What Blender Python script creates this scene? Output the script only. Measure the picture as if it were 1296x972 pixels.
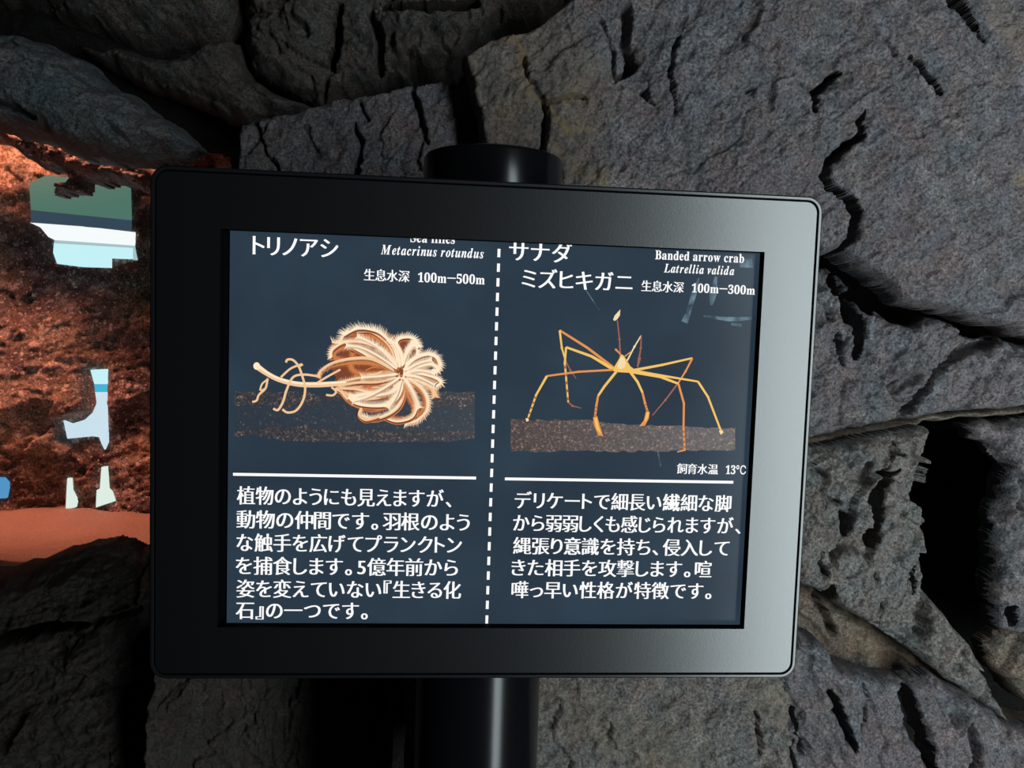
import bpy, bmesh, math
import numpy as np
from mathutils import Matrix, Vector

scene = bpy.context.scene
scene.render.resolution_x, scene.render.resolution_y = 1296, 972
for o in list(bpy.data.objects):
    bpy.data.objects.remove(o)
COL = scene.collection
ZC = 1.20                                   # height of the display's centre above the floor

# ------------------------------------------------------------------ camera
F_PX, CX, CY = 973.0, 648.0, 486.0
YAW, PITCH, ROLL = 0.07877722, -0.06673934, 0.0334529
CAM = np.array([-0.02348669, -0.44501522, 0.06018605 + ZC])
fw = np.array([math.sin(YAW) * math.cos(PITCH), math.cos(YAW) * math.cos(PITCH), math.sin(PITCH)])
rt = np.array([math.cos(YAW), -math.sin(YAW), 0.0])
up = np.cross(rt, fw)
RT = rt * math.cos(ROLL) + up * math.sin(ROLL)
UP = -rt * math.sin(ROLL) + up * math.cos(ROLL)
cd = bpy.data.cameras.new('camera')
cd.sensor_width = 36.0
cd.lens = 36.0 * F_PX / 1296.0
cd.clip_start = 0.01
cam = bpy.data.objects.new('camera', cd)
COL.objects.link(cam)
M = Matrix.Identity(4)
for i in range(3):
    M[i][0], M[i][1], M[i][2], M[i][3] = RT[i], UP[i], -fw[i], CAM[i]
cam.matrix_world = M
scene.camera = cam

# ------------------------------------------------------------------ light
vs = scene.view_settings
vs.view_transform = 'Standard'
vs.look = 'None'
vs.exposure = 0.0
vs.gamma = 1.0
vs.use_curve_mapping = False
world = bpy.data.worlds.new('world')
scene.world = world
world.use_nodes = True
world.node_tree.nodes['Background'].inputs[0].default_value = (0.55, 0.65, 0.75, 1)
world.node_tree.nodes['Background'].inputs[1].default_value = 0.004


def area_light(name, loc, target, size, size_y, power, color, spread=180):
    ld = bpy.data.lights.new(name, 'AREA')
    ld.shape = 'RECTANGLE'
    ld.size, ld.size_y = size, size_y
    ld.energy = power
    ld.color = color
    ld.spread = math.radians(spread)
    lo = bpy.data.objects.new(name, ld)
    COL.objects.link(lo)
    lo.location = loc
    lo.rotation_euler = (Vector(target) - Vector(loc)).to_track_quat('-Z', 'Y').to_euler()
    return lo


# the bright doorway of the gallery behind the visitor, to the right
area_light('gallery_light', (0.72, -1.00, 1.00), (0.80, 0.25, 1.16), 0.36, 1.90, 20.5, (0.84, 0.97, 1.0), 124)
# orange lamp over the sand of the tank
area_light('tank_lamp', (-0.66, 0.47, 1.66), (-0.62, 0.64, 1.05), 0.40, 0.05, 4.6, (1.0, 0.34, 0.21), 120)


# ------------------------------------------------------------------ helpers
def px_ray(px, py):
    return fw + RT * (px - CX) / F_PX + UP * (CY - py) / F_PX


def at(px, py, Y):
    """point of the plane y = Y seen at a place of the photograph"""
    d = px_ray(px, py)
    return CAM + d * ((Y - CAM[1]) / d[1])


def link(name, me, mats=(), parent=None):
    ob = bpy.data.objects.new(name, me)
    COL.objects.link(ob)
    for m in (mats if isinstance(mats, (list, tuple)) else [mats]):
        me.materials.append(m)
    if parent is not None:
        ob.parent = parent
        ob.matrix_parent_inverse = parent.matrix_world.inverted()
    return ob


def tag(o, label=None, cat=None, group=None, kind=None):
    if label: o['label'] = label
    if cat: o['category'] = cat
    if group: o['group'] = group
    if kind: o['kind'] = kind
    return o


def empty(name, loc):
    o = bpy.data.objects.new(name, None)
    COL.objects.link(o)
    o.location = loc
    o.empty_display_size = 0.05
    bpy.context.view_layer.update()
    return o


def rgb(r, g, b):
    def f(c):
        c /= 255.0
        return c / 12.92 if c <= 0.04045 else ((c + 0.055) / 1.055) ** 2.4
    return (f(r), f(g), f(b), 1.0)


class NT:
    def __init__(self, name):
        self.m = bpy.data.materials.new(name)
        self.m.use_nodes = True
        self.t = self.m.node_tree
        self.b = self.t.nodes['Principled BSDF']

    def n(self, kind, **kw):
        nd = self.t.nodes.new(kind)
        for k, v in kw.items():
            if k.startswith('i_'):
                nd.inputs[k[2:].replace('_', ' ')].default_value = v
            else:
                setattr(nd, k, v)
        return nd

    def l(self, a, b):
        self.t.links.new(a, b)

    def ramp(self, src, stops):
        r = self.n('ShaderNodeValToRGB')
        el = r.color_ramp.elements
        while len(el) < len(stops):
            el.new(0.5)
        for e, (p, c) in zip(el, stops):
            e.position = p
            e.color = c if len(c) == 4 else (*c, 1)
        self.l(src, r.inputs[0])
        return r.outputs[0]

    def mix(self, fac, a, b, mode='MIX'):
        mx = self.n('ShaderNodeMix', data_type='RGBA', blend_type=mode)
        for idx, v in ((0, fac), (6, a), (7, b)):
            if hasattr(v, 'is_linked'):
                self.l(v, mx.inputs[idx])
            else:
                mx.inputs[idx].default_value = v
        return mx.outputs[2]


def plain(name, color, rough=0.5, metal=0.0, spec=0.5, emit=None, strength=1.0):
    k = NT(name)
    k.b.inputs['Base Color'].default_value = color
    k.b.inputs['Roughness'].default_value = rough
    k.b.inputs['Metallic'].default_value = metal
    k.b.inputs['Specular IOR Level'].default_value = spec
    if emit:
        k.b.inputs['Emission Color'].default_value = emit
        k.b.inputs['Emission Strength'].default_value = strength
    return k.m


def rock_material(name, dark, mid, light, tint, stain=(0.21, 0.145, 0.075, 1), rough=0.62, spec=0.4, bump=1.0,
                  scale=1.0, specks=None):
    k = NT(name)
    tc = k.n('ShaderNodeTexCoord').outputs['Object']
    n1 = k.n('ShaderNodeTexNoise', i_Scale=55 * scale, i_Detail=12.0, i_Roughness=0.72)
    n2 = k.n('ShaderNodeTexNoise', i_Scale=9 * scale, i_Detail=5.0, i_Roughness=0.6)
    n3 = k.n('ShaderNodeTexNoise', i_Scale=420 * scale, i_Detail=4.0, i_Roughness=0.7)
    for n in (n1, n2, n3):
        k.l(tc, n.inputs['Vector'])
    c = k.ramp(n1.outputs['Fac'], [(0.30, dark), (0.52, mid), (0.72, light)])
    f2 = k.ramp(n2.outputs['Fac'], [(0.42, (0, 0, 0)), (0.66, (1, 1, 1))])
    c = k.mix(f2, c, k.mix(0.55, c, tint))
    n4 = k.n('ShaderNodeTexNoise', i_Scale=34 * scale, i_Detail=4.0)
    k.l(tc, n4.inputs['Vector'])
    c = k.mix(1.0, c, k.ramp(n4.outputs['Color'], [(0.36, (0.95, 1.0, 1.08)), (0.5, (1.06, 0.98, 0.99)), (0.64, (1.2, 0.96, 0.92))]), 'MULTIPLY')
    fine = k.ramp(n3.outputs['Fac'], [(0.38, (0.38, 0.38, 0.38)), (0.64, (1.75, 1.75, 1.75))])
    c = k.mix(1.0, c, fine, 'MULTIPLY')
    if specks:                                        # scattered pale crusts
        for sc, amount in ((95, 0.30), (240, 0.34)):
            vo = k.n('ShaderNodeTexVoronoi', i_Scale=sc)
            nd = k.n('ShaderNodeTexNoise', i_Scale=sc * 1.3, i_Detail=3.0)
            vm = k.n('ShaderNodeVectorMath', operation='MULTIPLY_ADD')
            k.l(tc, nd.inputs['Vector'])
            k.l(nd.outputs['Color'], vm.inputs[0])
            vm.inputs[1].default_value = (1.1 / sc,) * 3
            k.l(tc, vm.inputs[2])
            k.l(vm.outputs[0], vo.inputs['Vector'])
            m1 = k.n('ShaderNodeMath', operation='LESS_THAN')
            m1.inputs[1].default_value = amount
            k.l(vo.outputs['Distance'], m1.inputs[0])
            sx_ = k.n('ShaderNodeSeparateColor')
            k.l(vo.outputs['Color'], sx_.inputs[0])
            m2 = k.n('ShaderNodeMath', operation='GREATER_THAN')
            m2.inputs[1].default_value = 0.72
            k.l(sx_.outputs[0], m2.inputs[0])
            m3 = k.n('ShaderNodeMath', operation='MULTIPLY')
            k.l(m1.outputs[0], m3.inputs[0])
            k.l(m2.outputs[0], m3.inputs[1])
            c = k.mix(m3.outputs[0], c, specks)
    at_ = k.n('ShaderNodeAttribute', attribute_name='stain')
    ma = k.n('ShaderNodeMath', operation='MULTIPLY')
    k.l(at_.outputs['Fac'], ma.inputs[0])
    k.l(k.ramp(n1.outputs['Fac'], [(0.34, (0.25, 0.25, 0.25)), (0.56, (1, 1, 1))]), ma.inputs[1])
    c = k.mix(ma.outputs[0], c, stain)
    k.l(c, k.b.inputs['Base Color'])
    k.l(k.ramp(n3.outputs['Fac'], [(0.3, (rough - 0.16,) * 3), (0.7, (rough + 0.14,) * 3)]), k.b.inputs['Roughness'])
    k.b.inputs['Specular IOR Level'].default_value = spec
    b1 = k.n('ShaderNodeBump', i_Strength=0.9 * bump, i_Distance=0.006)
    b2 = k.n('ShaderNodeBump', i_Strength=0.8 * bump, i_Distance=0.0016)
    k.l(n1.outputs['Fac'], b1.inputs['Height'])
    k.l(n3.outputs['Fac'], b2.inputs['Height'])
    k.l(b1.outputs[0], b2.inputs['Normal'])
    k.l(b2.outputs[0], k.b.inputs['Normal'])
    return k.m


# ---- noise in numpy
def _hash(ix, iy, seed):
    h = (ix.astype(np.int64) * 374761393 + iy.astype(np.int64) * 668265263 + seed * 1274126177) & 0xFFFFFFFF
    h = ((h ^ (h >> 13)) * 1274126177) & 0xFFFFFFFF
    h = h ^ (h >> 16)
    return h


def perlin(x, y, seed=0):
    ix, iy = np.floor(x), np.floor(y)
    fx, fy = x - ix, y - iy

    def g(a, b):
        ang = _hash(ix + a, iy + b, seed) / 4294967296.0 * 2 * math.pi
        return np.cos(ang) * (fx - a) + np.sin(ang) * (fy - b)
    u = fx ** 3 * (fx * (fx * 6 - 15) + 10)
    v = fy ** 3 * (fy * (fy * 6 - 15) + 10)
    return ((g(0, 0) * (1 - u) + g(1, 0) * u) * (1 - v) + (g(0, 1) * (1 - u) + g(1, 1) * u) * v) * 1.5


def fbm(x, y, seed=0, octaves=5, gain=0.5, ridged=False):
    s, a = 0.0, 1.0
    for i in range(octaves):
        n = perlin(x, y, seed + i * 17)
        s = s + a * ((0.5 - np.abs(n) * 1.6) if ridged else n)
        x, y, a = x * 2.03 + 7.1, y * 2.03 + 3.7, a * gain
    return s


def cells(x, y, seed=0):
    """tilted facets: a linear slope of its own inside each Voronoi cell"""
    ix, iy = np.floor(x), np.floor(y)
    best = np.full(x.shape, 1e9)
    val = np.zeros(x.shape)
    for a in (-1, 0, 1):
        for b in (-1, 0, 1):
            cx_, cy_ = ix + a, iy + b
            h1 = _hash(cx_, cy_, seed) / 4294967296.0
            h2 = _hash(cx_, cy_, seed + 5) / 4294967296.0
            px_, py_ = cx_ + h1, cy_ + h2
            d = (x - px_) ** 2 + (y - py_) ** 2
            s1 = _hash(cx_, cy_, seed + 9) / 4294967296.0 - 0.5
            s2 = _hash(cx_, cy_, seed + 13) / 4294967296.0 - 0.5
            s3 = _hash(cx_, cy_, seed + 21) / 4294967296.0 - 0.5
            v = s1 * (x - px_) * 1.6 + s2 * (y - py_) * 1.6 + s3 * 0.9
            m = d < best
            best = np.where(m, d, best)
            val = np.where(m, v, val)
    return 0.75 * np.tanh(val / 0.75)


def seg_dist(X, Z, pts, closed=False, widths=None):
    """distance to a polyline (divided by the local width when widths are given)"""
    n = len(pts)
    best = np.full(X.shape, 1e9)
    for i in range(n if closed else n - 1):
        a, b = pts[i], pts[(i + 1) % n]
        dx, dz = b[0] - a[0], b[1] - a[1]
        L = dx * dx + dz * dz + 1e-12
        t = np.clip(((X - a[0]) * dx + (Z - a[1]) * dz) / L, 0, 1)
        d = np.hypot(X - a[0] - t * dx, Z - a[1] - t * dz)
        if widths is not None:
            d = d / (widths[i] * (1 - t) + widths[i + 1] * t)
        best = np.minimum(best, d)
    return best


def inside(X, Z, pts):
    r = np.zeros(X.shape, bool)
    n = len(pts)
    for i in range(n):
        (x1, z1), (x2, z2) = pts[i], pts[(i + 1) % n]
        c = (z1 > Z) != (z2 > Z)
        if z1 != z2:
            r ^= c & (X < (x2 - x1) * (Z - z1) / (z2 - z1) + x1)
    return r


def wplane(pts, Y):
    out = []
    for p in pts:
        q = at(p[0], p[1], Y)
        out.append((q[0], q[2]))
    return out


def surface(X, Z, Yv, mask, stain=None, back=None):
    """mesh from a masked grid of points, its rim turned back to y = back"""
    nz, nx = X.shape
    q = mask[:-1, :-1] & mask[1:, :-1] & mask[:-1, 1:] & mask[1:, 1:]
    iz, ix = np.nonzero(q)
    a = iz * nx + ix
    F = np.stack([a, a + 1, a + nx + 1, a + nx], 1)
    used = np.unique(F)
    idx = np.full(nx * nz, -1)
    idx[used] = np.arange(len(used))
    F = idx[F]
    V = np.stack([X.ravel()[used], Yv.ravel()[used], Z.ravel()[used]], 1)
    S = stain.ravel()[used] if stain is not None else np.zeros(len(used))
    nfront = len(F)
    if back is not None:
        E = np.concatenate([F[:, [0, 1]], F[:, [1, 2]], F[:, [2, 3]], F[:, [3, 0]]])
        key = np.sort(E, 1)
        k1 = key[:, 0] * (len(used) + 1) + key[:, 1]
        u, first, cnt = np.unique(k1, return_index=True, return_counts=True)
        B = E[first[cnt == 1]]
        rim = np.unique(B)
        rid = np.full(len(used), -1)
        rid[rim] = np.arange(len(rim)) + len(used)
        V2 = V[rim].copy()
        V2[:, 1] = back
        V = np.concatenate([V, V2])
        S = np.concatenate([S, np.zeros(len(rim))])
        F = np.concatenate([F, np.stack([B[:, 1], B[:, 0], rid[B[:, 0]], rid[B[:, 1]]], 1)])
    me = bpy.data.meshes.new('rock')
    me.vertices.add(len(V))
    me.vertices.foreach_set('co', V.astype(np.float32).ravel())
    me.loops.add(F.size)
    me.loops.foreach_set('vertex_index', F.astype(np.int32).ravel())
    me.polygons.add(len(F))
    me.polygons.foreach_set('loop_start', (np.arange(len(F)) * 4).astype(np.int32))
    me.polygons.foreach_set('use_smooth', np.arange(len(F)) < nfront)
    me.update(calc_edges=True)
    at_ = me.attributes.new('stain', 'FLOAT', 'POINT')
    at_.data.foreach_set('value', S.astype(np.float32))
    return me


def rock(name, label, poly, Y, mat, seed, thick=0.07, R=0.03, amp=0.012, freq=9.0, facet=0.014, ffreq=11.0,
         tilt=(0, 0), streak=0.0, aniso=1.0, cracks=(), stains=(), bumps=(), step=0.0015, edge=0.003, cat='rock',
         back=None, flat=False, flats=(), pits=None, kind=None, group=None, pw=2.0):
    """A boulder set in the wall: outline on the plane y = Y, front relief towards the visitor, rim turned back."""
    P = wplane(poly, Y)
    xs, zs = [p[0] for p in P], [p[1] for p in P]
    gx = np.arange(min(xs) - 2 * step, max(xs) + 2 * step, step)
    gz = np.arange(min(zs) - 2 * step, max(zs) + 2 * step, step)
    X, Z = np.meshgrid(gx, gz)
    wx = X + edge * fbm(X * 45, Z * 45, seed + 3, 3, 0.35)
    wz = Z + edge * fbm(X * 45, Z * 45, seed + 4, 3, 0.35)
    d = seg_dist(wx, wz, P, True)
    mask = inside(wx, wz, P)
    t = np.clip(d / R, 0, 1)
    rise = (1 - (1 - t) ** pw) ** 0.5 if not flat else t
    ca, sa = math.cos(streak), math.sin(streak)
    U, W = (X * ca + Z * sa) / aniso, -X * sa + Z * ca
    wob = 0.35 * fbm(X * 14, Z * 14, seed + 31, 3)
    h = amp * fbm(U * freq, W * freq, seed, 6, 0.52)
    h += facet * cells(U * ffreq + wob, W * ffreq + wob, seed + 7)
    h += facet * 0.42 * cells(U * ffreq * 2.7 + wob * 2, W * ffreq * 2.7, seed + 8)
    h += facet * 0.18 * cells(U * ffreq * 7 + wob * 4, W * ffreq * 7, seed + 11)
    h += 0.0032 * fbm(U * 60, W * 60, seed + 50, 4, 0.62, True)
    h += 0.0016 * cells(U * 120 + 3 * wob, W * 120 + 3 * wob, seed + 15)
    if pits:
        pf, thr, pd = pits
        pn = fbm(U * pf + 0.6 * wob, W * pf / 1.6 + 0.6 * wob, seed + 90, 3, 0.45)
        h -= pd * np.clip((pn - thr) * 5, 0, 1) * np.clip((d - 0.010) / 0.010, 0, 1)
    xm, zm = (min(xs) + max(xs)) / 2, (min(zs) + max(zs)) / 2
    h += tilt[0] * (X - xm) + tilt[1] * (Z - zm)
    for (bx, bz, br, bh) in bumps:                    # broad swellings and hollows
        c = at(bx, bz, Y)
        rr = br * (Y - CAM[1]) / F_PX
        h += bh * np.exp(-((X - c[0]) ** 2 + (Z - c[2]) ** 2) / rr ** 2)
    pxw = (Y - CAM[1]) / F_PX
    for (pts, w) in flats:                            # places where something is let into the face
        C = wplane(pts, Y)
        dd = np.where(inside(X, Z, C), 0, seg_dist(X, Z, C, True) / (w * pxw))
        h *= np.clip(dd - 0.15, 0, 1)
    for (pts, w, depth) in cracks:
        C = wplane(pts, Y)
        n = len(C)
        ww = [w] * n if not isinstance(w, (list, tuple)) else list(w)
        jx = X + 0.0022 * fbm(X * 90, Z * 90, seed + 60, 2)
        jz = Z + 0.0022 * fbm(X * 90, Z * 90, seed + 61, 2)
        dd = seg_dist(jx, jz, C, False, [v * pxw for v in ww])
        if depth < 0.03:
            h -= depth * np.clip((1.15 - dd) * 2.2, 0, 1)
        else:
            h -= 0.006 * np.clip((1.4 - dd) * 2.2, 0, 1)
            mask &= dd > 0.95                         # open right through to the dark behind
        h -= 0.0015 * np.exp(-(dd / 3.0) ** 2)
    S = np.zeros(X.shape)
    for (pts, w, s) in stains:
        C = wplane(pts, Y)
        jx = X + 0.006 * fbm(X * 45, Z * 45, seed + 70, 4)
        jz = Z + 0.006 * fbm(X * 45, Z * 45, seed + 71, 4)
        dd = seg_dist(jx, jz, C) / (w * pxw)
        S = np.maximum(S, s * np.clip(1.3 - dd, 0, 1))
    Yv = Y + thick * (1 - rise) - h * np.clip(t * 3, 0, 1)
    me = surface(X, Z, Yv, mask, S, back if back is not None else Y + thick + 0.004)
    ob = link(name, me, mat)
    me.name = name
    if kind:
        tag(ob, kind=kind)
    else:
        tag(ob, label, cat, group)
    return ob


# ------------------------------------------------------------------ materials
G = lambda v, a=1.0, b=1.0, c=1.0: (v * a, v * b, v * c, 1)
M_rock = rock_material('grey_blue_rock', G(.045, 1, 1, 1.03), G(.095, 1, 1, 1.03), G(.175, 1, 1, 1.0), G(.09, 1.15, .94, 1.02))
M_rock_g = rock_material('grey_green_rock', G(.055, 1, 1, .93), G(.11, 1, 1.01, .94), G(.19, 1, 1.01, .94), G(.10, 1.1, 1, .85))
M_rock_b = rock_material('slate_blue_rock', G(.05, .9, 1, 1.1), G(.12, .85, 1, 1.08), G(.26, .9, 1, 1.1), G(.12, .85, 1.05, .9), spec=0.55, rough=0.5)
M_rock_d = rock_material('dark_brown_rock', G(.03, 1.1, 1, .88), G(.055, 1.1, 1, .88), G(.10, 1.1, 1, .88), G(.05, 1.25, 1.0, .75))
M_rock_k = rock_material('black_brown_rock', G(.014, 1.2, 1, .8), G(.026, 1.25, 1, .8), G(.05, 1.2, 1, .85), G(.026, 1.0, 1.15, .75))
M_seam = rock_material('brown_mortar', G(.06, 1.15, 1, .8), G(.10, 1.2, 1, .75), G(.15, 1.15, 1, .8), G(.09, 1.3, 1, .7))
M_red = rock_material('encrusted_rock', G(.03, 1.2, .95, 1.1), G(.12, 1.2, 1, 1), G(.60, 1.05, 1, .95), G(.40, 1.2, 1.0, .6), scale=0.8, bump=1.4, specks=(.62, .5, .46, 1))

# ------------------------------------------------------------------ setting
def box_mesh(bm, x0, x1, y0, y1, z0, z1):
    v = [bm.verts.new(p) for p in ((x0, y0, z0), (x1, y0, z0), (x1, y1, z0), (x0, y1, z0),
                                   (x0, y0, z1), (x1, y0, z1), (x1, y1, z1), (x0, y1, z1))]
    for f in ((0, 3, 2, 1), (4, 5, 6, 7), (0, 1, 5, 4), (1, 2, 6, 5), (2, 3, 7, 6), (3, 0, 4, 7)):
        bm.faces.new([v[i] for i in f])


def from_bm(bm, name, mats, parent=None, smooth=False):
    bmesh.ops.recalc_face_normals(bm, faces=bm.faces)
    me = bpy.data.meshes.new(name)
    bm.to_mesh(me)
    bm.free()
    if smooth:
        for p in me.polygons:
            p.use_smooth = True
    return link(name, me, mats, parent)


M_floor = rock_material('floor_stone', G(.03), G(.05), G(.08), G(.05))
bm = bmesh.new()
box_mesh(bm, -2.2, 2.2, -2.4, 0.46, -0.05, 0.0)
tag(from_bm(bm, 'floor', M_floor), kind='structure')

# mortar wall behind the boulders, coloured with the deep shade of the gaps, open where the tank window is
OPEN = [(-160, 120), (60, 160), (170, 178), (225, 182), (272, 188), (285, 260), (300, 500), (285, 760), (100, 770), (-160, 790)]
WY = 0.42
hole = wplane(OPEN, WY)
step = 0.012
X, Z = np.meshgrid(np.arange(-1.4, 1.4, step), np.arange(0.0, 2.4, step))
msk = ~inside(X, Z, hole)
Yv = WY + 0.02 * fbm(X * 6, Z * 6, 400, 5) + 0.12 * np.clip((X - 0.18) / 0.15, 0, 1)
me = surface(X, Z, Yv, msk, None, WY + 0.05)
wall = link('wall_back', me, rock_material('shade_black_mortar', G(.006, 1.1, 1, .9), G(.010, 1.1, 1, .9), G(.02, 1.1, 1, .9), G(.01), spec=0.15))
tag(wall, kind='structure')

# ------------------------------------------------------------------ boulders
exec_rocks = True
rock('boulder', 'huge grey-blue cracked boulder filling the upper right above the display',
     [(585, 66), (610, 47), (652, 33), (690, 20), (716, -4), (735, -70), (1680, -70), (1680, 470), (1296, 424), (1270, 412),
      (1237, 405), (1204, 395), (1161, 388), (1140, 374), (1110, 352), (1085, 332), (1064, 322), (1040, 326), (930, 318),
      (760, 320), (660, 310), (628, 250), (612, 190), (604, 150), (592, 100)],
     0.225, M_rock, 11, step=0.0012, thick=0.035, R=0.007, amp=0.008, freq=7, facet=0.007, ffreq=9, streak=0.7, aniso=1.5, tilt=(0.02, 0.04),
     cracks=[([(1084, 143), (1078, 163), (1082, 173), (1058, 192), (1041, 209), (1035, 227), (1046, 241), (1068, 254), (1077, 274), (1076, 298), (1060, 321)],
              [1, 3, 4, 5, 5, 4, 4, 5, 6, 6, 4], 0.05),
             ([(1058, 93), (1043, 107), (1026, 121), (1029, 143)], [2, 4, 4, 2], 0.04),
             ([(1152, 74), (1163, 95), (1184, 121)], [3, 5, 5], 0.06),
             ([(1206, -6), (1216, 11), (1240, 53)], [9, 8, 2], 0.06),
             ([(795, 5), (796, 45), (806, 78), (786, 95)], [5, 7, 6, 3], 0.022),
             ([(862, 45), (852, 70), (850, 104), (856, 140)], [1.5, 2, 3, 1], 0.015),
             ([(816, 114), (830, 132)], [4, 2], 0.02), ([(944, 121), (952, 115)], 2, 0.02),
             ([(760, 20), (780, 60), (783, 100)], [2, 4, 2], 0.014),
             ([(690, 125), (692, 150), (690, 186)], [3, 5, 4], 0.02),
             ([(664, 70), (668, 100), (690, 126), (738, 121)], [2, 2, 3, 2], 0.008),
             ([(1120, 50), (1135, 68)], [2, 3], 0.01), ([(1010, 108), (1024, 118)], 1.5, 0.01)],
     stains=[([(610, 100), (640, 110), (650, 160)], 50, 0.4), ([(680, 60), (740, 110), (720, 200)], 50, 0.35), ([(590, 70), (640, 45), (700, 18)], 9, 0.8), ([(650, 45), (662, 85), (668, 112), (690, 128), (738, 122)], 6, 0.9),
             ([(690, 135), (706, 140), (712, 160), (745, 165)], 8, 0.9), ([(695, 180), (720, 195), (760, 225)], 14, 0.6),
             ([(1290, 230), (1296, 245)], 14, 0.6), ([(1262, 20), (1296, 60)], 22, 0.3)],
     bumps=[(640, 120, 60, 0.008), (740, 60, 60, 0.008), (800, 70, 36, -0.016), (1000, 200, 160, 0.012), (1200, 300, 150, 0.016)])

rock('wedge_rock', 'dark grey wedge-shaped block with a ridged top edge, left of the post cap',
     [(297, 153), (318, 142), (345, 139), (400, 126), (440, 112), (490, 97), (530, 88), (562, 84), (580, 100), (590, 180), (600, 260),
      (600, 430), (330, 430), (306, 300), (299, 215), (296, 180)],
     0.26, M_rock, 23, thick=0.10, R=0.009, amp=0.010, freq=9, facet=0.012, ffreq=14, streak=1.1, aniso=1.8, tilt=(-0.10, -0.12),
     cracks=[([(447, 150), (455, 178), (449, 216)], [2, 4, 5], 0.02), ([(520, 96), (530, 132), (540, 180)], [2, 4, 2], 0.015),
             ([(322, 150), (335, 190), (352, 215)], [2, 2, 3], 0.012), ([(455, 125), (462, 150)], 2, 0.01)])

rock('oval_boulder', 'smooth slate-blue oval boulder over the tank window at upper left',
     [(-120, 10), (0, 22), (40, 34), (78, 54), (118, 88), (170, 118), (214, 152), (237, 172), (205, 186), (150, 197), (110, 193),
      (60, 182), (20, 164), (-40, 148), (-120, 140)],
     0.31, M_rock_b, 37, thick=0.07, R=0.035, amp=0.006, freq=6, facet=0.006, ffreq=8, streak=-0.5, aniso=1.6, tilt=(0, -0.05),
     cracks=[([(-20, 128), (14, 134), (36, 146)], [5, 4, 2], 0.02)])

rock('ridge_rock', 'dark slanting ridge rock between the blue oval boulder and the wedge block',
     [(60, 36), (100, 44), (140, 47), (200, 55), (250, 46), (290, 38), (304, 80), (345, 108), (395, 122), (380, 140), (300, 152), (282, 143), (240, 122),
      (186, 102), (140, 84), (104, 64)],
     0.34, M_rock_d, 41, thick=0.06, R=0.02, amp=0.010, freq=9, facet=0.010, ffreq=12, streak=-0.5, aniso=2.0, tilt=(0.06, 0.1))

rock('rough_rock', 'dark brown rough rock along the top left corner of the picture',
     [(-120, -90), (300, -90), (296, 14), (272, 34), (240, 40), (170, 40), (110, 30), (60, 12), (0, -14), (-120, -30)],
     0.35, M_rock_d, 53, thick=0.09, R=0.03, amp=0.014, freq=9, facet=0.016, ffreq=12, streak=-0.5, aniso=2.0, tilt=(0, 0.15))

rock('craggy_rock', 'craggy brown-grey rock above the wedge block, at the top centre',
     [(292, -90), (750, -90), (722, -8), (694, 22), (640, 44), (604, 58), (588, 76), (566, 90), (500, 104), (430, 122), (402, 132), (360, 120),
      (322, 100), (302, 74), (290, 38)],
     0.35, M_rock_d, 61, pits=(26, 0.45, 0.014), thick=0.09, R=0.03, amp=0.016, freq=8, facet=0.020, ffreq=11, streak=-0.4, aniso=1.6, tilt=(0.02, 0.05),
     cracks=[([(292, 42), (300, 78), (340, 104), (380, 122)], [4, 6, 5, 6], 0.03), ([(430, 10), (424, 60), (418, 80)], [3, 6, 4], 0.03),
             ([(490, 15), (540, 20), (600, 12)], [4, 6, 5], 0.03), ([(470, 20), (482, 50), (480, 88)], [4, 6, 5], 0.02)],
     bumps=[(345, 50, 50, 0.02), (520, 50, 50, 0.015)])

rock('jagged_rock', 'jagged grey rock right of the display, under the huge boulder and above the brown seam',
     [(930, 336), (1010, 340), (1040, 338), (1060, 336), (1088, 362), (1118, 392), (1154, 414), (1168, 398), (1206, 404), (1240, 418), (1262, 424), (1300, 434), (1680, 470),
      (1680, 505), (1296, 516), (1200, 526), (1150, 534), (1090, 545), (1020, 557), (930, 575)],
     0.275, M_rock, 71, pits=(30, 0.45, 0.010), step=0.0012, thick=0.03, R=0.009, amp=0.014, freq=10, facet=0.018, ffreq=14, streak=0.9, aniso=1.4,
     cracks=[([(1062, 350), (1078, 385), (1086, 410), (1082, 450)], [5, 9, 8, 5], 0.04), ([(1088, 372), (1112, 392)], [6, 8], 0.03),
             ([(1262, 428), (1225, 440), (1180, 472), (1152, 520)], [4, 7, 4, 8], 0.025), ([(1140, 480), (1125, 490)], 4, 0.02),
             ([(1060, 425), (1064, 460)], [4, 3], 0.02), ([(1200, 400), (1222, 418), (1250, 424)], [5, 9, 5], 0.03)],
     bumps=[(1260, 480, 50, 0.016), (1200, 440, 30, -0.01)])

rock('mortar_seam', 'brown mortar seam sloping between the jagged rock and the hollow block',
     [(930, 575), (1020, 553), (1090, 541), (1160, 529), (1230, 520), (1296, 512), (1680, 470), (1680, 494), (1296, 530), (1200, 537), (1140, 549), (1080, 560), (1020, 574), (930, 596)],
     0.28, M_seam, 83, thick=0.05, R=0.012, amp=0.004, freq=14, facet=0.004, ffreq=20, streak=0.15, aniso=3.0, cat='mortar')

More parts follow.
